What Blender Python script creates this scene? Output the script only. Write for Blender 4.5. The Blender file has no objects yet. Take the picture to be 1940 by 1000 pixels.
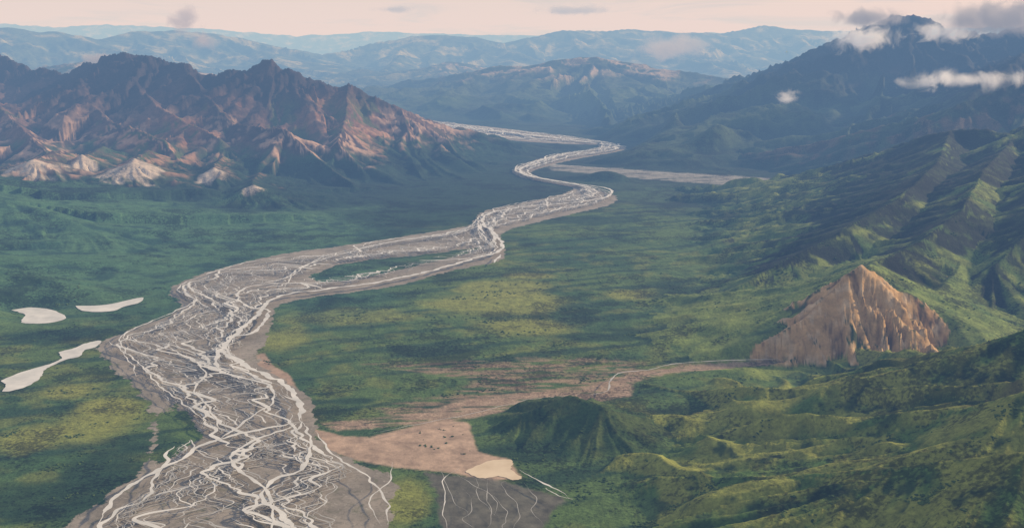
import bpy, math, time
import numpy as np
T0=time.time()
rng=np.random.default_rng(7)
H=700.0; F=1900.0; TH=math.atan(405/1900)
ct,st=math.cos(TH),math.sin(TH)
def ray(u,v):
    x=(u-970)/F; y=-(v-500)/F
    return x, ct+y*st, -st+y*ct
def G(u,v):
    x,dy,dz=ray(u,v); t=H/(-dz); return (x*t,dy*t)
def P(u,v,D):
    x,dy,dz=ray(u,v); t=D/dy; return (x*t,D,H+dz*t)
# ---------------- noise
perm=rng.permutation(256); perm=np.concatenate([perm,perm]).astype(np.int32)
ga=rng.random(256)*2*np.pi; gx=np.cos(ga).astype(np.float32); gy=np.sin(ga).astype(np.float32)
def perlin(x,y,seed=0):
    x=np.asarray(x,dtype=np.float64)+seed*17.37; y=np.asarray(y,dtype=np.float64)+seed*9.71
    xi=np.floor(x); yi=np.floor(y)
    fx=(x-xi).astype(np.float32); fy=(y-yi).astype(np.float32)
    xi=xi.astype(np.int64)&255; yi=yi.astype(np.int64)&255
    def g(ix,iy,dx,dy):
        h=perm[perm[ix&255]+(iy&255)]
        return gx[h]*dx+gy[h]*dy
    a=g(xi,yi,fx,fy); b=g(xi+1,yi,fx-1,fy); c=g(xi,yi+1,fx,fy-1); d=g(xi+1,yi+1,fx-1,fy-1)
    u=fx*fx*fx*(fx*(fx*6-15)+10); v=fy*fy*fy*(fy*(fy*6-15)+10)
    return ((a+(b-a)*u)+((c+(d-c)*u)-(a+(b-a)*u))*v)*1.4
def fbm(x,y,o,seed=0,gain=.5):
    r=0; a=1; s=0
    for i in range(o):
        r=r+a*perlin(x*2**i,y*2**i,seed+i); s+=a; a*=gain
    return r/s
def ridged(x,y,o,seed=0,gain=.5):
    r=0; a=1; s=0
    for i in range(o):
        n=1-np.abs(perlin(x*2**i,y*2**i,seed+i))*2
        r=r+a*n; s+=a; a*=gain
    return r/s
def sstep(a,b,x):
    t=np.clip((x-a)/(b-a),0,1); return t*t*(3-2*t)
# ---------------- river stations
ST=[((20,1120),(770,1120)),((125,1000),(738,1000)),((245,910),(742,905)),((285,860),(650,865)),((290,790),(598,820)),
((262,740),(595,765)),((208,690),(545,722)),((185,655),(492,690)),((245,625),(497,655)),((340,585),(515,610)),
((322,550),(525,580)),((380,520),(600,562)),((515,485),(740,543)),((645,466),(860,512)),((775,446),(953,492)),
((885,428),(950,465)),((900,413),(955,440)),((925,398),(1010,423)),((1005,382),(1090,404)),((1070,366),(1160,386)),
((1085,356),(1162,369)),((1040,347),(1097,353)),((985,335),(1025,341)),((972,321),(1006,327)),((1010,305),(1045,313)),
((1065,291),(1095,301)),((1130,282),(1180,285)),((1120,268),(1168,276)),((1040,255),(1075,273)),((940,242),(965,266)),
((860,234),(880,254)),((800,226),(825,242))]
Ls=np.array([G(*a) for a,b in ST]); Rs=np.array([G(*b) for a,b in ST])
def catmull(pts,n):
    pts=np.array(pts,float); out=[]
    p=np.vstack([2*pts[0]-pts[1],pts,2*pts[-1]-pts[-2]])
    for i in range(1,len(p)-2):
        t=np.linspace(0,1,n,endpoint=False)[:,None]
        a,b,c,d=p[i-1],p[i],p[i+1],p[i+2]
        out.append(.5*((2*b)+(-a+c)*t+(2*a-5*b+4*c-d)*t**2+(-a+3*b-3*c+d)*t**3))
    out.append(pts[-1:]); return np.vstack(out)
NL=70
LD=catmull(Ls,NL); RD=catmull(Rs,NL)
MID=(LD+RD)/2; AL=np.concatenate([[0],np.cumsum(np.linalg.norm(np.diff(MID,axis=0),axis=1))])
WD=np.linalg.norm(LD-RD,axis=1)
river_poly=np.vstack([LD[::12],RD[::-12]])
def polyG(l): return np.array([G(*p) for p in l])
island=polyG([(585,522),(640,502),(700,492),(790,484),(880,472),(915,468),(880,482),(800,500),(720,520),(650,532),(600,535)])
brush=polyG([(285,870),(300,790),(335,765),(365,790),(385,830),(350,850),(300,880)])
fan=polyG([(592,812),(650,826),(700,828),(760,812),(850,795),(888,800),(905,855),(965,870),(990,905),(930,912),(860,897),(800,890),(740,884),(680,872),(620,852)])
fan2=polyG([(600,800),(700,792),(800,780),(860,760),(980,742),(1100,740),(1160,715),(1250,697),(1400,686),(1490,688),(1400,698),(1290,704),(1200,724),(1195,750),(1130,762),(1020,760),(930,785),(870,796),(760,806),(640,815)])
fan3=polyG([(690,690),(850,683),(1000,680),(1150,682),(1300,690),(1200,712),(1120,742),(960,752),(860,765),(760,790),(700,775),(850,750),(900,720),(800,705)])
fan4=polyG([(484,672),(500,668),(515,690),(550,712),(560,735),(530,725),(490,700)])
flat2=polyG([(735,885),(800,890),(960,905),(1070,945),(1060,1000),(1040,1100),(735,1100)])
dgrav=polyG([(800,893),(870,900),(960,908),(1000,925),(1065,945),(1030,1000),(990,1090),(850,1090),(835,1000),(825,940)])
side=polyG([(1030,310),(1100,315),(1250,325),(1400,334),(1530,343),(1510,356),(1380,351),(1240,341),(1120,330),(1050,323)])
pond1=polyG([(20,588),(60,583),(100,588),(126,602),(95,612),(50,613),(40,608),(48,598),(35,592)])
pond2=polyG([(142,580),(200,578),(268,564),(264,574),(240,580),(210,590),(160,590)])
pond3=polyG([(0,722),(40,706),(80,694),(100,688),(118,678),(112,668),(140,660),(165,650),(190,646),(182,658),(160,664),(150,676),(125,682),(100,693),(85,702),(78,714),(60,728),(35,738),(5,742),(12,730)])
pond4=polyG([(880,893),(905,882),(930,872),(965,870),(972,880),(968,888),(988,905),(970,909),(945,902),(920,906),(900,903)])
BL=[P(1390,688,2180),P(1440,650,2215),P(1480,630,2235),P(1520,606,2260),P(1575,556,2310),P(1605,520,2345),P(1632,503,2365),P(1665,521,2365),P(1700,550,2350),P(1730,556,2345),P(1765,584,2330),P(1810,632,2290)]
cutp=np.array([(p[0],p[1]+5) for p in BL]+[(p[0]+20,p[1]-330) for p in BL[::-1]])
def sdf(poly,X,Y,lim=500):
    out=np.full(X.shape,lim,np.float64)
    m=(X>poly[:,0].min()-lim)&(X<poly[:,0].max()+lim)&(Y>poly[:,1].min()-lim)&(Y<poly[:,1].max()+lim)
    x=X[m];y=Y[m]
    if x.size==0: return out
    d=np.full(x.shape,1e18); ins=np.zeros(x.shape,bool)
    n=len(poly)
    for i in range(n):
        a=poly[i]; b=poly[(i+1)%n]; e=b-a
        L=e@e+1e-9
        wx=x-a[0]; wy=y-a[1]
        t=np.clip((wx*e[0]+wy*e[1])/L,0,1)
        d=np.minimum(d,(wx-e[0]*t)**2+(wy-e[1]*t)**2)
        if a[1]!=b[1]:
            c=((a[1]>y)!=(b[1]>y))&(x<(b[0]-a[0])*(y-a[1])/(b[1]-a[1])+a[0])
            ins^=c
    d=np.sqrt(d); out[m]=np.minimum(np.where(ins,-d,d),lim)
    return out
# ---------------- terrain grid
NA,NR=1250,1250
az=np.radians(np.linspace(-40,40,NA)); rr=np.exp(np.linspace(math.log(380),math.log(62000),NR))
R_,A_=np.meshgrid(rr,az,indexing='ij')
X=R_*np.sin(A_); Y=R_*np.cos(A_)
Z=np.zeros_like(X); FL=np.zeros_like(X); TAG=np.zeros(X.shape,np.int8)
RID=[]
def ridge(pts,k,zb=0,amp=.35,lam=300,tag=0,R=None,reach=6000): RID.append((np.array(pts,float),k,zb,amp,lam,tag,R or lam*1.3,reach))
# left range
ridge([P(-330,60,9000),P(-120,95,8300),P(0,106,8000),P(55,128,7800),P(115,142,7600),P(180,119,7500),P(235,102,7400),P(290,100,7300),P(325,122,7200),P(352,124,7100),P(400,143,7050),P(455,132,7000),P(505,117,6950),P(545,130,6900),P(590,160,6850),P(660,160,6850),P(700,183,6800),P(760,204,6750),P(800,228,6700),P(840,255,6650),P(880,288,6550),P(910,312,6450)],.72,60,.5,330,1)
ridge([P(505,118,6950),P(560,170,6700),P(640,232,6300),P(700,280,6000),P(745,322,5800)],.85,60,.5,210,1)
ridge([P(345,126,7100),P(390,180,6500),P(440,235,6000),P(540,246,5700),P(600,300,5450),P(670,350,5050)],.85,60,.5,200,1)
ridge([P(180,120,7500),P(150,180,6800),P(205,228,6200),P(305,262,5600),P(350,318,5250),P(400,360,4950)],.85,60,.5,200,1)
ridge([P(250,102,7400),P(260,165,6800),P(300,205,6300),P(420,265,5700)],.85,60,.5,200,1)
ridge([P(-100,120,7900),P(-60,160,7200),P(0,205,6500),P(60,262,5700),P(110,312,5200),P(150,370,4750)],.8,60,.5,200,1)
ridge([P(-300,150,7000),P(-220,240,5800),P(-150,310,4800),P(-80,370,4200)],.6,60,.4,220,1)
ridge([P(660,163,6850),P(655,222,6300),P(640,272,5700),P(690,325,5450)],.85,60,.5,180,1)
ridge([P(760,205,6750),P(775,255,6350),P(810,300,6050)],.85,60,.5,180,1)
for u,v,D,k in [(250,306,4850,.5),(62,304,4750,.5),(155,296,5000,.6),(405,318,4950,.6),(480,352,4600,.45)]:
    a=P(u,v,D); ridge([a,(a[0]-60,a[1]+220,a[2]*.95),(a[0]-90,a[1]+500,a[2]*1.0)],k,20,.5,80,2,reach=1200)
ridge([P(-500,290,4300),P(-200,330,4050),P(0,375,3900),P(140,418,3750)],.24,30,.45,340,3)
ridge([P(-600,380,3400),P(-350,430,3150),P(-200,470,3000)],.26,30,.3,400,3)
ridge([P(300,350,4700),P(450,385,4450),P(600,425,4120)],.26,20,.5,260,3)
ridge([P(60,325,4750),P(150,385,4350),P(270,428,4000)],.26,30,.5,260,3)
ridge([P(200,340,4700),P(330,385,4350),P(450,428,4050)],.26,30,.5,260,3)
# right back range
ridge([P(1170,236,9900),P(1260,200,9600),P(1340,168,9500),P(1400,151,9400),P(1470,127,9300),P(1560,88,9200),P(1620,60,9100),P(1690,28,9000),P(1740,34,8900),P(1800,55,8800),P(1870,66,8800),P(1940,50,8600),P(2100,10,8500),P(2350,10,8300)],.66,120,.48,360,4)
ridge([P(1690,32,9000),P(1600,130,8300),P(1500,200,7700),P(1390,262,7200)],.64,80,.48,260,4)
ridge([P(1560,90,9200),P(1440,180,8600),P(1330,235,8200)],.6,80,.48,260,4)
ridge([P(1870,70,8800),P(1790,150,7700),P(1700,225,6900),P(1600,290,6300)],.64,80,.48,260,4)
ridge([P(2050,50,8500),P(1930,110,7000),P(1860,165,6300),P(1780,232,5900)],.64,80,.48,260,4)
# right middle mountain
ridge([P(1480,385,4950),P(1550,350,4900),P(1620,316,4800),P(1700,276,4700),P(1760,255,4600),P(1810,246,4500),P(1870,248,4400),P(1940,256,4300),P(2080,190,4200),P(2250,140,4100)],.6,110,.4,280,5)
ridge([P(1740,255,5500),P(1830,192,5700),P(1940,155,5800),P(2100,100,5900),P(2300,50,5800)],.65,80,.45,260,13)
ridge([P(1800,250,4500),P(1775,312,3850),P(1705,375,3300),P(1605,435,3020),P(1495,493,2850),P(1400,543,2720)],.6,50,.36,180,5)
ridge([P(1700,278,4700),P(1620,345,4250),P(1500,405,3850),P(1400,445,3600),P(1290,490,3350)],.5,50,.36,180,5)
ridge([P(1930,258,4300),P(1865,322,3500),P(1825,398,3000),P(1745,458,2770),P(1665,500,2600)],.6,50,.36,170,5)
ridge([P(2100,220,4100),P(2010,320,3250),P(1965,425,2800),P(1885,505,2620)],.6,50,.36,170,5)
# green shoulders behind the ochre bluff
ridge([P(1645,506,2500),P(1660,498,2620),P(1700,478,2780)],.5,30,.25,90,6,reach=1500)
ridge([P(1770,560,2460),P(1810,520,2620),P(1830,480,2800)],.5,30,.25,90,6,reach=1500)
ridge([P(1640,512,2560),P(1560,554,2500),P(1480,594,2430),P(1400,640,2350),P(1355,664,2290)],.42,14,.25,90,6)
ridge(BL,.92,0,.36,30,7,reach=500)
ridge([P(1632,506,2365),P(1622,570,2300),P(1600,640,2225)],1.0,0,.34,26,7,reach=400)
ridge([P(1575,560,2310),P(1550,625,2240)],1.0,0,.34,26,7,reach=400)
ridge([P(1480,632,2235),P(1470,665,2190)],1.0,0,.3,26,7,reach=400)
ridge([P(1700,550,2350),P(1700,620,2275),P(1680,670,2210)],1.0,0,.34,26,7,reach=400)
ridge([P(1765,586,2330),P(1745,640,2260)],.95,0,.3,28,7,reach=400)
ridge([P(1765,540,2590),P(1800,522,2630),P(1845,534,2620)],.8,0,.35,40,7,reach=400)
# near right hillside
ridge([P(2250,600,1600),P(1940,630,1700),P(1800,684,1800),P(1650,726,1900),P(1500,750,1960)],.68,60,.35,100,8,reach=2000)
ridge([(960,1420,250),(900,1300,248),(880,1100,250),(850,700,260),(850,300,280)],.60,110,.4,170,8,reach=2000)
ridge([P(1940,745,1400),P(1750,792,1520),P(1560,822,1640),P(1400,840,1720)],.5,20,.36,110,8,reach=1500)
ridge([P(1940,860,1200),P(1700,890,1300),P(1450,905,1420),P(1250,905,1510)],.5,20,.36,110,8,reach=1500)
ridge([P(925,812,1780),P(1000,780,1800),P(1080,748,1815),P(1145,768,1770)],.62,8,.3,60,9,reach=500)
# distant ranges
ridge([P(690,182,14500),P(850,152,14000),P(935,128,13800),P(1000,126,13600),P(1060,116,13500),P(1130,110,13500),P(1200,128,13300),P(1300,140,13000),P(1400,150,12500),P(1460,160,12000)],.32,60,.55,450,10,reach=9000)
ridge([P(1130,112,13500),P(1180,160,12300),P(1230,195,11200)],.3,50,.5,330,10)
ridge([P(935,130,13800),P(900,165,12800),P(850,195,12000)],.3,50,.5,330,10)
ridge([P(560,160,19000),P(680,136,18500),P(760,140,18000),P(850,124,18000),P(900,128,18000)],.25,50,.4,500,10,reach=9000)
ridge([P(90,140,12000),P(160,118,12500),P(200,108,13000),P(260,120,13000)],.3,50,.4,500,10,reach=9000)
ridge([P(640,118,25000),P(700,88,25000),P(780,68,25000),P(900,72,25000),P(955,95,24500),P(1000,74,25500),P(1070,60,26000),P(1200,60,27000),P(1330,66,27000),P(1450,52,28000),P(1560,62,28000),P(1700,60,28000),P(2100,50,28000)],.35,50,.5,1100,11,reach=15000)
ridge([P(-500,50,22000),P(-200,55,21000),P(0,60,20000),P(100,62,20500),P(190,78,21000),P(250,64,22000),P(330,62,22500),P(420,70,23000),P(520,90,23500),P(600,106,24000),P(680,126,24000)],.35,50,.5,1000,11,reach=15000)
ridge([P(-600,45,45000),P(0,47,45000),P(100,54,45000),P(200,48,45000),P(400,56,45000),P(560,70,45000),P(700,62,45000),P(850,66,45000),P(1000,68,45000),P(1300,64,45000),P(1900,60,45000),P(2500,60,45000)],.35,300,.3,1500,12,reach=16000)
wx=fbm(X/420,Y/420,3,3)*70; wy=fbm(X/420,Y/420,3,9)*70
wsc=np.clip(R_/5000,.35,3)
Xw=X+wx*wsc; Yw=Y+wy*wsc
cut_done=False
for pts,k,zb,amp,lam,tag,RR,reach in RID:
    if tag==7 and not cut_done:
        sc_=sdf(cutp,X,Y,200); Z*=sstep(-60,0,sc_); cut_done=True
    m=(X>pts[:,0].min()-reach)&(X<pts[:,0].max()+reach)&(Y>pts[:,1].min()-reach)&(Y<pts[:,1].max()+reach)
    x0=X[m];y0=Y[m];x1=Xw[m];y1=Yw[m]
    best=np.full(x0.shape,-1e9);bd=np.zeros(x0.shape);bx=np.zeros(x0.shape);by=np.zeros(x0.shape);bz=np.zeros(x0.shape)
    for i in range(len(pts)-1):
        a=pts[i];b=pts[i+1];e=(b-a)[:2];L=e@e+1e-6
        t=np.clip(((x0-a[0])*e[0]+(y0-a[1])*e[1])/L,0,1)
        px=a[0]+e[0]*t;py=a[1]+e[1]*t;pz=a[2]+(b[2]-a[2])*t
        d=np.hypot(x0-px,y0-py); s=pz-k*d
        w=s>best
        best=np.where(w,s,best);bd=np.where(w,d,bd);bx=np.where(w,px,bx);by=np.where(w,py,by);bz=np.where(w,pz,bz)
    dd=np.hypot(x1-bx,y1-by); f=sstep(0,lam*1.5,bd)*(0 if tag==7 else 1); d=bd*(1-f)+dd*f
    if tag==7: x1=x0;y1=y0;dd=bd
    ux=(x1-bx)/(dd+1);uy=(y1-by)/(dd+1)
    qx=(bx+ux*RR)/lam;qy=(by+uy*RR)/lam
    sw=perlin(x1/lam/1.5,y1/lam/1.5,tag+40)*(.35 if tag==5 else .25)
    fl=ridged(qx+sw,qy+sw,2,tag*3+1,.55)
    g2=ridged(qx*3.3+sw*2,qy*3.3,2,tag*3+2,.5)
    n=fl-.35
    depth=sstep(0,lam*.8,d)
    keff=k*(1-amp*n*depth-amp*.45*(g2-.4)*depth)
    if tag==7:
        z=bz-keff*d
    else:
        zbe=zb+(.22 if tag in (5,6,8,9,13) else .08)*np.maximum(bz,0)
        zt=np.maximum(bz,0)+zbe
        z=zt*np.exp(-keff*d/np.maximum(zt,1))-zbe
    zm=Z[m]
    w=z>zm
    Z[m]=np.where(w,z,zm); 
    ff=FL[m]; FL[m]=np.where(w,n+.35*(g2-.4),ff); tt=TAG[m]; TAG[m]=np.where(w&(z>3),tag,tt)
print('ridges',time.time()-T0)
sdr=sdf(river_poly,X,Y,700)
isl=sdf(island,X,Y,120); br=sdf(brush,X,Y,120)
S=dict(fan=sdf(fan,X,Y,150),fan2=sdf(fan2,X,Y,150),fan3=sdf(fan3,X,Y,150),fan4=sdf(fan4,X,Y,60),fl=sdf(flat2,X,Y,150),dg=sdf(dgrav,X,Y,150),side=sdf(side,X,Y,300),
 p1=sdf(pond1,X,Y,150),p2=sdf(pond2,X,Y,150),p3=sdf(pond3,X,Y,150))
sdr=np.maximum(sdr,-np.minimum(isl,br))
flat=sstep(0,1,sdr/(300+300*sstep(6000,9000,Y)))
for kx in ('fan','fan2','fan3','p1','p2','p3'): flat=flat*sstep(-5,dict(fan2=30,fan3=30,fan=50).get(kx,90),S[kx])
flat*=sstep(0,120,S['fl'])
flat*=sstep(-20,300,S['side'])
near=1-sstep(9000,14000,R_)
mount=sstep(30,200,Z)
wq=fbm(X/300,Y/300,3,66)*60
det=ridged((X+wq)/210,(Y-wq)/210,6,60,.6)-.45
detf=ridged(X/1300,Y/1300,5,64,.5)-.45
tg=TAG
amp=np.where((tg==5)|(tg==13),.7,np.where(tg==4,.9,np.where((tg==8)|(tg==6)|(tg==3)|(tg==9)|(tg==7),.12,np.where(tg>=10,0,1.5))))
Z=Z+mount*det*np.clip(Z/700,.12,1)*55*np.clip(R_/6000,.5,2)*amp+mount*detf*((tg>=10)&(tg<13))*70
und=fbm(X/260,Y/260,4,70)
Z=Z+(und*9+3)*(.5+.5*sstep(0,500,sdr))*(1-.7*sstep(5000,8000,Y))*sstep(-80,40,sc_)
Z+=fbm(X/60,Y/60,3,75)*1.6
Z+=(TAG==7)*(ridged(X/14,Y/14,3,77)-.4)*3.2
Z=np.where(Z<1.2,1.2*np.exp(np.minimum(Z-1.2,0)/3),Z)
Z=Z*flat
dist_fl=sstep(11500,20000,Y)*flat
Z+=dist_fl*(fbm(X/3000,Y/3000,4,80)*60+30)
print('Z',time.time()-T0)
shr=np.maximum(fbm(X/11,Y/11,2,90),0)
Z+=shr*2.2*flat*(1-sstep(2600,4000,R_))*(Z<400)*(TAG!=7)
dXr=np.gradient(X,axis=0);dYr=np.gradient(Y,axis=0);dZr=np.gradient(Z,axis=0)
dXa=np.gradient(X,axis=1);dYa=np.gradient(Y,axis=1);dZa=np.gradient(Z,axis=1)
nx=dYa*dZr-dZa*dYr; ny=dZa*dXr-dXa*dZr; nz=dXa*dYr-dYa*dXr
nl=np.sqrt(nx**2+ny**2+nz**2); nz=np.abs(nz)/nl
slope=1-nz
# ---------------- colour (albedo)
def C(r,g,b): return np.array([r,g,b],float)
def mix(c,c2,m): return c*(1-m[...,None])+c2*m[...,None]
col=np.zeros(X.shape+(3,))+C(.085,.142,.045)
nA=fbm(X/350,Y/350,4,100); nB=fbm(X/90,Y/90,4,110); nC=fbm(X/900,Y/900,3,120)
ang=math.radians(20)
sx=X*math.cos(ang)+Y*math.sin(ang); sy=-X*math.sin(ang)+Y*math.cos(ang)
nS=fbm(sx/420,sy/55,4,130)
col=mix(col,C(.048,.1,.04),sstep(-.1,.3,nA))
col=mix(col,C(.18,.205,.055),sstep(.05,.4,nB+.5*nC)*.5*near)
col=mix(col,C(.024,.058,.032),sstep(.03,.25,nS)*.8)
def blob(u,v,wx_,wy_,rag=.5):
    gx_,gy_=G(u,v); q=((X-gx_)/wx_)**2+((Y-gy_)/wy_)**2
    return sstep(.35,-.35,np.sqrt(q)-1+rag*nB*1.3+rag*nA*.6)
YG=C(.25,.27,.065)
for u,v,a,b in [(950,575,190,130),(960,545,150,100),(660,600,170,90),(1000,620,120,80),(1190,800,60,110),(180,800,80,110),(130,740,60,50),(60,830,60,70),(1340,620,110,130),(540,640,60,110),(1000,525,80,60),(200,770,50,60),(770,950,40,90),(1180,800,25,60),(1200,560,90,60)]:
    col=mix(col,YG,blob(u,v,a,b)*.75)
lft=sstep(-150,-500,X+ (Y-2600)*.10)*sstep(2300,3000,Y)
col=mix(col,C(.062,.14,.074),lft*.85)
col=mix(col,C(.02,.056,.042),lft*sstep(-.06,.22,nB*.8+.4*nA-.35*FL)*.8)
fo=sstep(4000,4700,Y+nA*700)*sstep(13500,9500,Y)
col=mix(col,C(.014,.030,.026),fo*(.9)*(1-sstep(60,200,Z)*.6))
fo2=sstep(3500,4300,Y+nA*500)*sstep(-700,-350,X)*sstep(150,-100,X)
col=mix(col,C(.018,.042,.028),fo2*.85)
for u,v,a,b in [(1110,418,240,110),(800,410,330,220),(200,890,70,150),(230,940,60,120),(90,940,90,90),(90,640,120,60),(760,455,200,60),(1290,560,90,150),(1260,630,150,60),(1150,640,150,40),(1010,855,90,50),(1500,780,90,60),(1560,600,40,60),(850,770,70,20),(660,760,60,20)]:
    col=mix(col,C(.022,.052,.026),blob(u,v,a,b)*.85)
col=mix(col,C(.08,.14,.06),blob(1300,370,450,260)*.5)
col=mix(col,C(.055,.095,.055),blob(1150,350,400,150)*.5)
far=sstep(9500,13000,Y)
farc=mix(np.zeros_like(col)+C(.055,.075,.05),C(.26,.25,.14),sstep(.0,.35,nC+nA*.5)*sstep(14000,20000,Y))
farc=mix(farc,C(.44,.34,.28),(TAG==10)*sstep(380,540,Z+FL*200)*.7*sstep(.05,.3,nA+FL*.5))
farc=mix(farc,C(.022,.04,.03),sstep(.0,.25,-nA)*.6)
col=mix(col,farc,far)
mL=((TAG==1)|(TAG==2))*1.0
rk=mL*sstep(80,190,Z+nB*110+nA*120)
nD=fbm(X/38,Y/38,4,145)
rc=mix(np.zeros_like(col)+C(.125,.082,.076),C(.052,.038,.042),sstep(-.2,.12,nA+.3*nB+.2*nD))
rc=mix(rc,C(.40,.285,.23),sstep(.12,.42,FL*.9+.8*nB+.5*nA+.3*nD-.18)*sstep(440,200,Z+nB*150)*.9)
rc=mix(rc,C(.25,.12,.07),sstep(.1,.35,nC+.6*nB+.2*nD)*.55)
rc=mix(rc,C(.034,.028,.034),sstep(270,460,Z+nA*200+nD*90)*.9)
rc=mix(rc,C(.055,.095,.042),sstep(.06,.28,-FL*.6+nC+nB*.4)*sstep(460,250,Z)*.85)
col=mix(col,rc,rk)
for u,v,D,r in [(250,320,4800,175),(62,318,4700,150),(155,312,4950,80),(405,335,4900,80),(480,362,4580,60)]:
    p=P(u,v,D); q=np.hypot(X-p[0],(Y-p[1])*.8)/r
    col=mix(col,C(.48,.42,.38),sstep(1.1,.6,q+nB*.9+.4*FL+.3*nD)*.9)
mB=((TAG==4)|(TAG==13))*1.0
rb=mix(np.zeros_like(col)+C(.025,.044,.034),C(.015,.018,.024),sstep(240,520,Z+nA*250))
rb=mix(rb,C(.06,.095,.052),sstep(.12,.45,FL+nB*.5)*sstep(600,300,Z)*.6)
rb=mix(rb,C(.08,.06,.055),sstep(.15,.4,nA-FL*.3)*sstep(300,600,Z)*.5)
rb=mix(rb,C(.11,.075,.06),(TAG==13)*sstep(-.1,.3,nB+nA)*.8)
col=mix(col,rb,mB*sstep(30,100,Z+nB*60))
mC=((TAG==5))*1.0
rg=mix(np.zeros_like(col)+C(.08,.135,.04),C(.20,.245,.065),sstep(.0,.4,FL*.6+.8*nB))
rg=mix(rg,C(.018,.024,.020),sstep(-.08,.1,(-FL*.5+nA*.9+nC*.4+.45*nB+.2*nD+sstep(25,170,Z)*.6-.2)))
rg=mix(rg,C(.05,.075,.032),sstep(.1,.3,nD+.5*FL)*.5)
rg=mix(rg,C(.11,.08,.065),sstep(380,500,Z+nA*120)*.8)
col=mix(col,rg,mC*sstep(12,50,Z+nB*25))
m6=(TAG==6)*1.0
col=mix(col,C(.17,.225,.06),m6*sstep(-.3,.3,nB+.2)*.9)
m7=(TAG==7)*sstep(2,9,Z)
nE=fbm(X/22,Y/22,3,140)
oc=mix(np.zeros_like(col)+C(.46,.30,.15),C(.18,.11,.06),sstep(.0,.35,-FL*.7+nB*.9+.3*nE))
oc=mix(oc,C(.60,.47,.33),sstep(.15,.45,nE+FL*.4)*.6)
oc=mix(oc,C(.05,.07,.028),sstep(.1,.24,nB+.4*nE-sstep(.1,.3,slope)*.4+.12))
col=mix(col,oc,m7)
m8=((TAG==8)|(TAG==9))*1.0
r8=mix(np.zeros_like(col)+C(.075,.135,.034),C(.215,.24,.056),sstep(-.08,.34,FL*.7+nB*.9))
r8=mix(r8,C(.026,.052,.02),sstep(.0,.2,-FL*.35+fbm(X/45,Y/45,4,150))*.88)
r8=mix(r8,C(.075,.055,.038),sstep(.2,.36,nA+.5*nB)*sstep(110,180,Z)*.85)
r8=mix(r8,C(.028,.058,.022),(TAG==9)*.8)
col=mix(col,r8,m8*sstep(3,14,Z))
nF=fbm(X/14,Y/14,3,160); nStr=fbm((X*.95+Y*.1)/110,(Y-X*.1)/16,4,170)
PG=C(.43,.315,.24)
def fm(k,soft,rag): return sstep(soft,-soft,S[k]+nB*rag*1.2+nF*rag*.6)
PGv=PG*(1+.25*nB[...,None]+.2*nF[...,None])
col=mix(col,PGv,fm('fan',4,6)*.97)
col=mix(col,PG*.85,fm('fan2',6,12)*sstep(-.3,.05,nStr+.12)*.9)
col=mix(col,C(.30,.22,.155),fm('fan3',16,25)*sstep(-.14,.14,nStr)*.85)
col=mix(col,PG*.9,fm('fan4',4,6))
col=mix(col,C(.13,.124,.105)*(1+.4*nF[...,None]),fm('dg',5,12)*.95)
col=mix(col,C(.28,.275,.26),fm('side',25,40)*sstep(-.35,.05,nS+.15)*.95)
veg=np.ones_like(X)
for k_,s_,r_ in (('fan',4,6),('fan4',4,6),('dg',5,12)): veg*=1-fm(k_,s_,r_)
veg*=1-rk; veg*=1-m7*.8
veg=np.clip(veg,0,1)
print('col',time.time()-T0)
# ---------------- mesh helpers
def attr(me,name,typ,data):
    a=me.attributes.new(name,typ,'POINT')
    a.data.foreach_set('color' if 'COLOR' in typ else 'value',np.ascontiguousarray(data,dtype=np.float32).ravel())
def mesh_from(name,co,faces,mat,smooth=True):
    me=bpy.data.meshes.new(name); co=np.asarray(co,np.float32); faces=np.asarray(faces,np.int32)
    me.vertices.add(len(co)); me.vertices.foreach_set('co',co.ravel())
    k=faces.shape[1]; me.loops.add(faces.size); me.loops.foreach_set('vertex_index',faces.ravel())
    me.polygons.add(len(faces)); me.polygons.foreach_set('loop_start',np.arange(0,faces.size,k,dtype=np.int32))
    me.polygons.foreach_set('use_smooth',np.full(len(faces),smooth))
    me.update(calc_edges=True)
    ob=bpy.data.objects.new(name,me); bpy.context.scene.collection.objects.link(ob)
    if mat: me.materials.append(mat)
    return ob
class NT:
    def __init__(s,tree): s.t=tree; s.n=tree.nodes; s.l=tree.links
    def add(s,typ,**kw):
        n=s.n.new(typ)
        for k,v in kw.items(): setattr(n,k,v)
        return n
    def link(s,a,b): s.l.new(a,b)
    def math(s,op,a,b=None,c=None,clamp=False):
        n=s.n.new('ShaderNodeMath'); n.operation=op; n.use_clamp=clamp
        for i,q in enumerate((a,b,c)):
            if q is None: continue
            if isinstance(q,(int,float)): n.inputs[i].default_value=q
            else: s.l.new(q,n.inputs[i])
        return n.outputs[0]
    def noise(s,vec,scale,detail=3,rough=.5,dist=0):
        n=s.n.new('ShaderNodeTexNoise'); n.inputs['Scale'].default_value=scale; n.inputs['Detail'].default_value=detail
        n.inputs['Roughness'].default_value=rough; n.inputs['Distortion'].default_value=dist
        if vec is not None: s.l.new(vec,n.inputs['Vector'])
        return n.outputs['Fac']
    def mr(s,v,a,b,c,d,smooth=False):
        n=s.n.new('ShaderNodeMapRange'); s.l.new(v,n.inputs[0])
        if smooth: n.interpolation_type='SMOOTHSTEP'
        for i,q in enumerate((a,b,c,d)): n.inputs[i+1].default_value=q
        return n.outputs[0]
    def mixc(s,fac,a,b,mode='MIX'):
        n=s.n.new('ShaderNodeMix'); n.data_type='RGBA'; n.blend_type=mode
        for sock,q in ((n.inputs[0],fac),(n.inputs[6],a),(n.inputs[7],b)):
            if isinstance(q,(int,float)): sock.default_value=q
            elif isinstance(q,tuple): sock.default_value=q+(1,)
            else: s.l.new(q,sock)
        return n.outputs[2]
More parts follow.
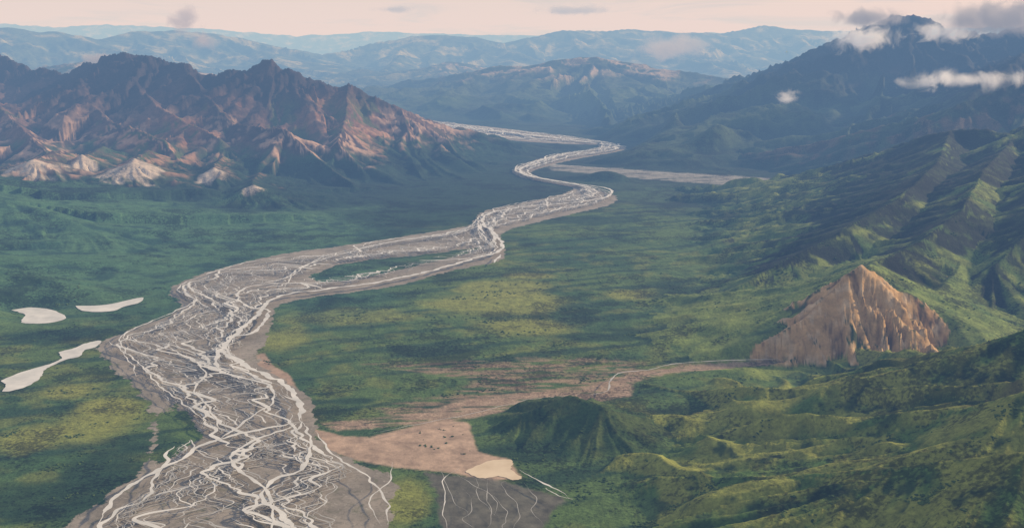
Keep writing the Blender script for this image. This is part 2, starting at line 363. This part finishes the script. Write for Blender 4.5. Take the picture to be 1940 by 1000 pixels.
def newmat(name):
    m=bpy.data.materials.new(name); m.use_nodes=True; t=NT(m.node_tree); 
    return m,t,t.n['Principled BSDF']
tm,t,bs=newmat('terrain_ground')
geo=t.add('ShaderNodeNewGeometry'); pos=geo.outputs['Position']
a_col=t.add('ShaderNodeAttribute',attribute_name='col').outputs['Color']
a_veg=t.add('ShaderNodeAttribute',attribute_name='veg').outputs['Fac']
a_sd=t.add('ShaderNodeAttribute',attribute_name='sdr').outputs['Fac']
n1=t.noise(pos,.16,4,.65); n2=t.noise(pos,.035,4,.6); n3=t.noise(pos,.45,2,.6)
f1=t.mr(n1,.3,.7,.66,1.34); f2=t.mr(n2,.3,.7,.72,1.3)
f=t.math('MULTIPLY',f1,f2)
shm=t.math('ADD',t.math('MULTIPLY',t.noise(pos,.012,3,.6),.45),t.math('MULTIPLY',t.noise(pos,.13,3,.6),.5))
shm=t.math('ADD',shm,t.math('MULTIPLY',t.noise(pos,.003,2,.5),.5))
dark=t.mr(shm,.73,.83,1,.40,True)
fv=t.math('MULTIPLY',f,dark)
fr=t.mr(t.noise(pos,.03,6,.7),.3,.7,.6,1.4)
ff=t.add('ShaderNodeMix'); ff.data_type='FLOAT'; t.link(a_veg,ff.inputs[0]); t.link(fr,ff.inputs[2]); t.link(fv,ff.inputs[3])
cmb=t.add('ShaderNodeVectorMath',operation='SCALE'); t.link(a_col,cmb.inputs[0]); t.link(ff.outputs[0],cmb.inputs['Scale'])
g1=t.noise(pos,.012,5,.65); g2=t.noise(pos,.08,5,.7,1.5)
grav=t.mixc(t.mr(g1,.35,.65,0,1),(.22,.20,.172),(.36,.325,.285))
grav=t.mixc(t.mr(g2,.48,.7,0,.7),grav,(.145,.135,.11))
grav=t.mixc(t.mr(t.noise(pos,.02,5,.65,2.),.56,.68,0,.7),grav,(.125,.135,.075))
grav=t.mixc(t.mr(t.noise(pos,.05,5,.7,3.),.60,.66,0,.6),grav,(.48,.465,.43))
sdn=t.math('ADD',a_sd,t.math('MULTIPLY',t.math('SUBTRACT',t.noise(pos,.022,6,.68),.5),75))
rm=t.mr(sdn,-1.5,1.5,1,0)
fin=t.mixc(rm,cmb.outputs[0],grav)
t.link(fin,bs.inputs['Base Color']); bs.inputs['Roughness'].default_value=.95; bs.inputs['Specular IOR Level'].default_value=.1
bp=t.add('ShaderNodeBump'); bp.inputs['Strength'].default_value=.5; bp.inputs['Distance'].default_value=3.5
hh=t.math('ADD',n1,t.math('MULTIPLY',n3,.3)); hh=t.math('SUBTRACT',hh,t.math('MULTIPLY',dark,.5))
hh=t.math('MULTIPLY',hh,t.mr(a_veg,0,1,.3,1))
hh=t.math('MULTIPLY',hh,t.mr(rm,0,1,1,.1)); t.link(hh,bp.inputs['Height']); t.link(bp.outputs[0],bs.inputs['Normal'])
idx=np.arange(NR*NA).reshape(NR,NA)
faces=np.stack([idx[:-1,:-1],idx[:-1,1:],idx[1:,1:],idx[1:,:-1]],-1).reshape(-1,4)[:,::-1]
ter=mesh_from('terrain',np.stack([X,Y,Z],-1).reshape(-1,3),faces,tm)
attr(ter.data,'col','FLOAT_COLOR',np.concatenate([col,np.ones(X.shape+(1,))],-1))
attr(ter.data,'veg','FLOAT',veg); attr(ter.data,'sdr','FLOAT',sdr)
# ---------------- shrubs
def sample(A,x,y):
    r=np.hypot(x,y); a=np.arctan2(x,y)
    fi=(np.log(r)-math.log(380))/(math.log(62000)-math.log(380))*(NR-1); fj=(a-az[0])/(az[-1]-az[0])*(NA-1)
    i=np.clip(fi.astype(int),0,NR-2); j=np.clip(fj.astype(int),0,NA-2); u=fi-i; v=fj-j
    return A[i,j]*(1-u)*(1-v)+A[i+1,j]*u*(1-v)+A[i,j+1]*(1-u)*v+A[i+1,j+1]*u*v
N=180000
rr_=np.exp(rng.uniform(math.log(1000),math.log(3300),N)); aa=rng.uniform(-.62,.62,N); bx=rr_*np.sin(aa); by=rr_*np.cos(aa)
dn=fbm(bx/120,by/120,3,300)+.7*fbm(bx/30,by/30,2,310)+.5*fbm((bx*.94+by*.34)/300,(by*.94-bx*.34)/40,2,320)
s_r=sample(sdr,bx,by); s_f=sample(S['fan'],bx,by); s_m=sample(m7,bx,by); s_p=np.minimum(np.minimum(sample(S['p1'],bx,by),sample(S['p2'],bx,by)),np.minimum(sample(S['p3'],bx,by),sample(S['dg'],bx,by)))
s_2=sample(S['fan2'],bx,by)
keep=(dn>.33+.45*rng.random(N))&(s_r>12)&(s_f>3)&(s_m<.2)&(s_p>5)&((s_2>3)|(rng.random(N)<.06))
fx=rng.uniform(fan[:,0].min(),fan[:,0].max(),900); fy=rng.uniform(fan[:,1].min(),fan[:,1].max(),900)
fk=(sample(S['fan'],fx,fy)<-6)&(fx>G(780,850)[0])&(fbm(fx/25,fy/25,2,330)>.2)&(fx<G(895,850)[0])&(fy>G(800,862)[1])
bx=np.concatenate([bx[keep],fx[fk]]); by=np.concatenate([by[keep],fy[fk]])
bz=sample(Z,bx,by); n=len(bx); print('shrubs',n)
ico=[]; ph=(1+5**.5)/2
for a,b in ((-1,ph),(1,ph),(-1,-ph),(1,-ph)): ico.append((a,b,0))
for a,b in ((-1,ph),(1,ph),(-1,-ph),(1,-ph)): ico.append((0,a,b))
for a,b in ((-1,ph),(1,ph),(-1,-ph),(1,-ph)): ico.append((b,0,a))
ico=np.array(ico)/np.sqrt(1+ph*ph)
icf=np.array([(0,11,5),(0,5,1),(0,1,7),(0,7,10),(0,10,11),(1,5,9),(5,11,4),(11,10,2),(10,7,6),(7,1,8),(3,9,4),(3,4,2),(3,2,6),(3,6,8),(3,8,9),(4,9,5),(2,4,11),(6,2,10),(8,6,7),(9,8,1)])
sz=rng.uniform(.9,2.5,n)*(1+.3*(by>2400))
vv=ico[None]*rng.uniform(.6,1.3,(n,12,1))*sz[:,None,None]*np.array([1.3,1.3,.6])
vv[:,:,0]+=bx[:,None]; vv[:,:,1]+=by[:,None]; vv[:,:,2]+=bz[:,None]+sz[:,None]*.2
sf=(icf[None]+np.arange(n)[:,None,None]*12).reshape(-1,3)
sm,t,bs=newmat('shrub_foliage')
pos=t.add('ShaderNodeNewGeometry').outputs['Position']
t.link(t.mixc(t.mr(t.noise(pos,.05,3),.35,.65,0,1),(.034,.066,.027),(.075,.12,.038)),bs.inputs['Base Color']); bs.inputs['Roughness'].default_value=.95; bs.inputs['Specular IOR Level'].default_value=.1
mesh_from('shrubs',vv.reshape(-1,3),sf,sm,False)
# ---------------- water
def watermat(name,a,b,ro=.3):
    wm,t,bs=newmat(name)
    pos=t.add('ShaderNodeNewGeometry').outputs['Position']
    c=t.mixc(t.mr(t.noise(pos,.02,4,.6),.35,.65,0,1),a,b)
    t.link(c,bs.inputs['Base Color']); bs.inputs['Roughness'].default_value=ro
    bp=t.add('ShaderNodeBump'); bp.inputs['Strength'].default_value=.15; bp.inputs['Distance'].default_value=.5; t.link(t.noise(pos,.4,3),bp.inputs['Height']); t.link(bp.outputs[0],bs.inputs['Normal'])
    return wm
wm=watermat('silty_glacial_water',(.58,.58,.56),(.8,.79,.76))  # near-white base colour: glacial silt plus sky reflection painted in
wm2=watermat('shallow_water',(.36,.355,.335),(.56,.55,.52))
pm=watermat('muddy_pool_water',(.62,.50,.35),(.74,.62,.46),.6)
RV=[];RF=[];RM=[];cnt=0;zoff=0.25
def ribbon(p,w,z,mi=0):
    global cnt
    p=np.asarray(p);n=len(p)
    if n<3: return
    tg=np.gradient(p,axis=0); tg/=np.linalg.norm(tg,axis=1)[:,None]+1e-9
    nm=np.stack([-tg[:,1],tg[:,0]],-1)
    a=p+nm*w[:,None]/2; b=p-nm*w[:,None]/2
    v=np.empty((2*n,3)); v[0::2,:2]=a; v[1::2,:2]=b; v[:,2]=z
    i=np.arange(n-1)*2+cnt
    RF.append(np.stack([i,i+1,i+3,i+2],-1)); RV.append(v); RM.append(np.full(n-1,mi,np.int32)); cnt+=2*n
A=AL
def strand(c0,i,base,gb,mi,ind):
    global zoff
    n_=perlin(A/420,A*0+c0*2.2,200)*.34+perlin(A/170,A*0+c0*5,201)*.20+perlin(A/75,A*0+c0*9,202)*.12+perlin(A/38,A*0+c0*14,203)*.065+ind*perlin(A/90,A*0+i*3.7,207)*.07+perlin(A/20,A*0+i*2.7,208)*.018*(1+ind)
    tt_=c0+n_*1.1
    edge=np.abs(tt_-.5)
    tt_=.5+.47*np.tanh((tt_-.5)*2.0)
    p=LD*(1-tt_[:,None])+RD*tt_[:,None]
    w=base*(1+1.2*perlin(A/40,A*0+i*1.9,204))
    gate=perlin(A/(230 if gb>.2 else 110),A*0+i*4.1,205)+gb
    w=w*sstep(-.05,.12,gate)*(1+.6*sstep(4500,7000,MID[:,1]))
    w=w*sstep(.62,.45,edge) if gb<.3 else w*sstep(.8,.6,edge)
    q=np.minimum(sdf(island,p[:,0],p[:,1],60),sdf(brush,p[:,0],p[:,1],60)); w=w*sstep(-6,6,q)
    w=np.minimum(w,WD*.09+1.5)
    on=w>.35
    k=0
    while k<len(on):
        if on[k]:
            e=k
            while e<len(on) and on[e]: e+=1
            if e-k>6: 
                zoff+=.003; ribbon(p[k:e],w[k:e],zoff,mi)
            k=e
        else: k+=1
for i in range(85): strand(rng.random(),100+i,1.4,-.02,1,2.0)
for i in range(36): strand((i+.5)/36,i,2.0,.04,0 if i%2 else 1,1.0)
for i in range(5): strand((i+.6)/5,60+i,5.5,.35,0,1.0)
zoff+=.05
def trace(l,w,taper=True,jit=3,mi=0):
    global zoff
    q=catmull(polyG(l),24); L=np.concatenate([[0],np.cumsum(np.linalg.norm(np.diff(q,axis=0),axis=1))])
    sd=rng.random()*90
    q=q+np.stack([perlin(L/40,L*0+sd,1),perlin(L/40,L*0+sd,2)],-1)*jit*2+np.stack([perlin(L/15,L*0+sd,11),perlin(L/15,L*0+sd,12)],-1)*min(w,6)*.5
    ww=w*(1+.9*perlin(L/28,L*0+sd,3))
    if taper: ww=ww*np.clip(np.minimum(L,L[-1]-L)/60,.15,1)
    zoff+=.004; ribbon(q,ww,zoff,mi)
trace([(1180,283),(1120,288),(1060,298),(1010,312),(985,328),(1010,340),(1080,352),(1150,362),(1150,378),(1080,390),(990,398),(925,412),(915,430),(940,450),(950,480),(900,497),(820,520),(720,542),(620,556),(550,565),(505,582),(490,605),(455,635),(425,670),(440,690),(490,715),(540,740),(565,775),(575,812)],12,jit=4)
trace([(575,812),(520,822),(440,838),(380,860),(330,890),(270,920),(215,965),(190,1010)],7)
trace([(575,812),(590,850),(575,900),(520,925),(500,960),(545,1000),(560,1050)],7)
trace([(575,812),(530,830),(460,860),(440,890),(490,930),(520,980),(510,1040)],5)
trace([(620,556),(560,545),(480,550),(450,568),(470,590),(510,600),(480,640),(440,650),(410,690),(420,720)],8)
trace([(920,430),(860,450),(760,462),(660,485),(580,510),(540,535),(480,548)],6)
trace([(905,432),(840,450),(720,470),(620,492),(560,525),(540,552)],4)
trace([(390,530),(350,545),(340,560),(375,575),(330,600),(260,630),(235,650),(300,665),(360,690),(390,720),(370,750),(400,790),(420,830)],4)
trace([(260,630),(230,650),(240,680),(275,710),(300,740),(345,775),(390,810)],3)
trace([(200,655),(225,670),(250,700),(262,725)],2.5)
trace([(600,830),(640,880),(700,920),(730,960),(740,1010)],3.5)
trace([(430,700),(500,735),(520,770),(480,800),(410,850)],4.5)
trace([(745,890),(738,930),(700,960),(720,1010)],2.2)
trace([(870,900),(840,925),(845,960),(838,985),(850,1020)],1.8,jit=2)
trace([(985,905),(1020,925),(1060,945),(1080,960)],3,jit=1)
trace([(1035,940),(1060,955),(1085,962)],5,jit=1)
for sx_,sy_ in ((830,900),(860,905),(900,915),(930,920),(960,925),(990,930),(880,940),(920,950)):
    pts=[(sx_,sy_)]
    for q in range(5): pts.append((pts[-1][0]+rng.uniform(-12,30),pts[-1][1]+rng.uniform(8,28)))
    trace(pts,.8,jit=2.5,mi=1)
trace([(1480,692),(1400,693),(1280,700),(1230,712),(1175,718),(1155,735),(1150,752),(1110,762)],3.,jit=1,mi=1)
trace([(1100,760),(1000,770),(900,795),(800,815),(700,835)],1.3,jit=2,mi=1)
trace([(1190,282),(1120,274),(1050,265),(960,254),(880,246),(815,234)],24,jit=8)
trace([(1100,268),(1020,260),(930,250),(860,241)],24,jit=8)
trace([(1100,276),(1020,270),(930,260),(860,249)],18,jit=8)
trace([(1040,316),(1150,324),(1300,336),(1500,348)],8,jit=8,mi=1)
trace([(935,505),(950,490)],10,taper=False)
riv=mesh_from('braided_river',np.vstack(RV),np.vstack(RF),wm)
riv.data.materials.append(wm2); riv.data.polygons.foreach_set('material_index',np.concatenate(RM))
import bmesh
def pond(name,poly,z,mat):
    q=catmull(np.vstack([poly,poly[:1]]),6)[:-1]; n=len(q)
    L=np.arange(n); q=q+np.stack([perlin(L*.6,L*0,5),perlin(L*.6,L*0,6)],-1)*3
    me=bpy.data.meshes.new(name)
    bm=bmesh.new(); vs=[bm.verts.new((a,b,z)) for a,b in q]; f=bm.faces.new(vs); bmesh.ops.triangulate(bm,faces=[f])
    bmesh.ops.recalc_face_normals(bm,faces=bm.faces[:])
    if sum(f.normal.z for f in bm.faces)<0: bmesh.ops.reverse_faces(bm,faces=bm.faces[:])
    bm.to_mesh(me); bm.free(); me.materials.append(mat)
    ob=bpy.data.objects.new(name,me); bpy.context.scene.collection.objects.link(ob)
pond('pond',pond1,1.2,wm);pond('pond',pond2,1.2,wm);pond('pond',pond3,1.2,wm);pond('muddy_pool',pond4,.6,pm)
# ---------------- haze
hm=bpy.data.materials.new('air_haze_glow'); hm.use_nodes=True; t=NT(hm.node_tree); t.n.clear()
out=t.add('ShaderNodeOutputMaterial')
sig=np.array([1/74000,1/32000,1/16000]); d=sig.max()
Linf=np.array([.84,.68,.63])
ab=t.add('ShaderNodeVolumeAbsorption'); ab.inputs['Color'].default_value=tuple(1-sig/d)+(1,); ab.inputs['Density'].default_value=d
em=t.add('ShaderNodeEmission'); e=sig*Linf; em.inputs['Color'].default_value=tuple(e/e.max())+(1,); em.inputs['Strength'].default_value=float(e.max())  # haze glows by itself, in place of daylight scattered by the air
ad=t.add('ShaderNodeAddShader'); t.link(ab.outputs[0],ad.inputs[0]); t.link(em.outputs[0],ad.inputs[1]); t.link(ad.outputs[0],out.inputs['Volume'])
def box(name,x0,x1,y0,y1,z0,z1,mat):
    co=[(x,y,z) for x in (x0,x1) for y in (y0,y1) for z in (z0,z1)]
    fs=[(0,1,3,2),(4,6,7,5),(0,4,5,1),(2,3,7,6),(0,2,6,4),(1,5,7,3)]
    return mesh_from(name,co,fs,mat,False)
box('haze',-60000,60000,-5000,70000,-300,2600,hm)
# ---------------- clouds
def cloudmat(name,dens,colr,emis,sc,thr=.46):
    m=bpy.data.materials.new(name); m.use_nodes=True; t=NT(m.node_tree); t.n.clear()
    out=t.add('ShaderNodeOutputMaterial'); tc=t.add('ShaderNodeTexCoord'); ob=tc.outputs['Object']
    ln=t.add('ShaderNodeVectorMath',operation='LENGTH'); t.link(ob,ln.inputs[0])
    g=t.add('ShaderNodeNewGeometry')
    no=t.noise(g.outputs['Position'],sc,6,.65,1.0)
    fall=t.mr(ln.outputs['Value'],.0,1,.12,-.34)
    dd=t.math('MULTIPLY',t.math('MAXIMUM',t.math('SUBTRACT',t.math('ADD',no,fall),thr),0),dens)
    pv=t.add('ShaderNodeVolumePrincipled'); pv.inputs['Color'].default_value=colr+(1,); pv.inputs['Anisotropy'].default_value=.2
    t.link(dd,pv.inputs['Density']); pv.inputs['Emission Color'].default_value=emis+(1,)
    t.link(t.math('MULTIPLY',dd,.5),pv.inputs['Emission Strength'])  # slight self-glow added in place of light scattered inside the cloud
    t.link(pv.outputs[0],out.inputs['Volume']); return m
cw=cloudmat('cloud_white',.08,(.9,.9,.9),(.5,.48,.52),.006,.43)
cg=cloudmat('cloud_grey',.12,(.35,.33,.34),(.34,.31,.33),.0042,.41)
cf=cloudmat('cloud_far',.02,(.4,.38,.38),(.46,.40,.40),.002,.42)
cp=cloudmat('cloud_puff',.05,(.4,.36,.37),(.46,.38,.38),.004,.42)
def cloud(u,v,D,w,h,dep,mat):
    bpy.ops.mesh.primitive_uv_sphere_add(segments=24,ring_count=12,location=P(u,v,D)); o=bpy.context.object
    o.name='cloud'; o.scale=(w/F*D,dep,h/F*D); o.data.materials.append(mat)
cloud(1880,36,7700,210,60,500,cg); cloud(1630,72,8200,125,46,400,cw); cloud(1840,152,5500,230,42,300,cw)
cloud(1640,34,8500,120,32,400,cg); cloud(1275,90,16000,140,46,1000,cf); cloud(350,42,11500,45,50,400,cp); cloud(385,78,11500,50,42,400,cp); cloud(1780,62,7900,120,32,400,cw)
cloud(1490,185,7000,46,30,220,cw); cloud(190,115,9500,80,24,400,cg); cloud(1090,20,24000,130,16,1800,cf); cloud(750,18,24000,80,11,1500,cf)
# ---------------- world & sun
SAZ,SEL=math.radians(66),math.radians(23)
w=bpy.data.worlds.new('World'); bpy.context.scene.world=w; w.use_nodes=True; t=NT(w.node_tree); t.n.clear()
sk=t.add('ShaderNodeTexSky'); sk.sky_type='NISHITA'; sk.sun_disc=False; sk.sun_elevation=SEL; sk.sun_rotation=SAZ
sk.dust_density=3
b1=t.add('ShaderNodeBackground'); t.link(sk.outputs[0],b1.inputs[0]); b1.inputs[1].default_value=.1
tc=t.add('ShaderNodeTexCoord'); sp=t.add('ShaderNodeSeparateXYZ'); t.link(tc.outputs['Generated'],sp.inputs[0])
mp=t.add('ShaderNodeMapping'); mp.inputs['Scale'].default_value=(1,1,9); t.link(tc.outputs['Generated'],mp.inputs['Vector'])
cn=t.noise(mp.outputs[0],4.5,6,.62,.6)
cr=t.mixc(t.mr(sp.outputs['Z'],0.02,.3,0,1),(1.02,.83,.62),(.40,.41,.45))
cr=t.mixc(t.mr(cn,.50,.66,0,.8,True),cr,(.57,.49,.45))
cr=t.mixc(t.mr(cn,.25,.42,.6,0,True),cr,(1.1,.92,.70))
b2=t.add('ShaderNodeBackground'); t.link(cr,b2.inputs[0]); b2.inputs[1].default_value=1.0
mx=t.add('ShaderNodeMixShader'); mx.inputs[0].default_value=.75; t.link(b1.outputs[0],mx.inputs[1]); t.link(b2.outputs[0],mx.inputs[2])
wo=t.add('ShaderNodeOutputWorld'); t.link(mx.outputs[0],wo.inputs['Surface'])
from mathutils import Vector
sl=bpy.data.lights.new('sun','SUN'); sl.energy=5.0; sl.angle=math.radians(2.5); sl.color=(1,.87,.69)
so=bpy.data.objects.new('sun',sl); bpy.context.scene.collection.objects.link(so)
dv=Vector((math.sin(SAZ)*math.cos(SEL),math.cos(SAZ)*math.cos(SEL),math.sin(SEL)))
so.rotation_euler=dv.to_track_quat('Z','Y').to_euler(); so.location=(0,0,3000)
cam=bpy.data.cameras.new('camera'); co=bpy.data.objects.new('camera',cam); bpy.context.scene.collection.objects.link(co)
co.location=(0,0,H); co.rotation_euler=(math.pi/2-TH,0,0); cam.sensor_width=36; cam.lens=36*F/1940; cam.clip_start=1; cam.clip_end=200000
bpy.context.scene.camera=co
sc=bpy.context.scene; sc.view_settings.view_transform='Standard'; sc.view_settings.look='None'; sc.view_settings.exposure=0
print('done',time.time()-T0)
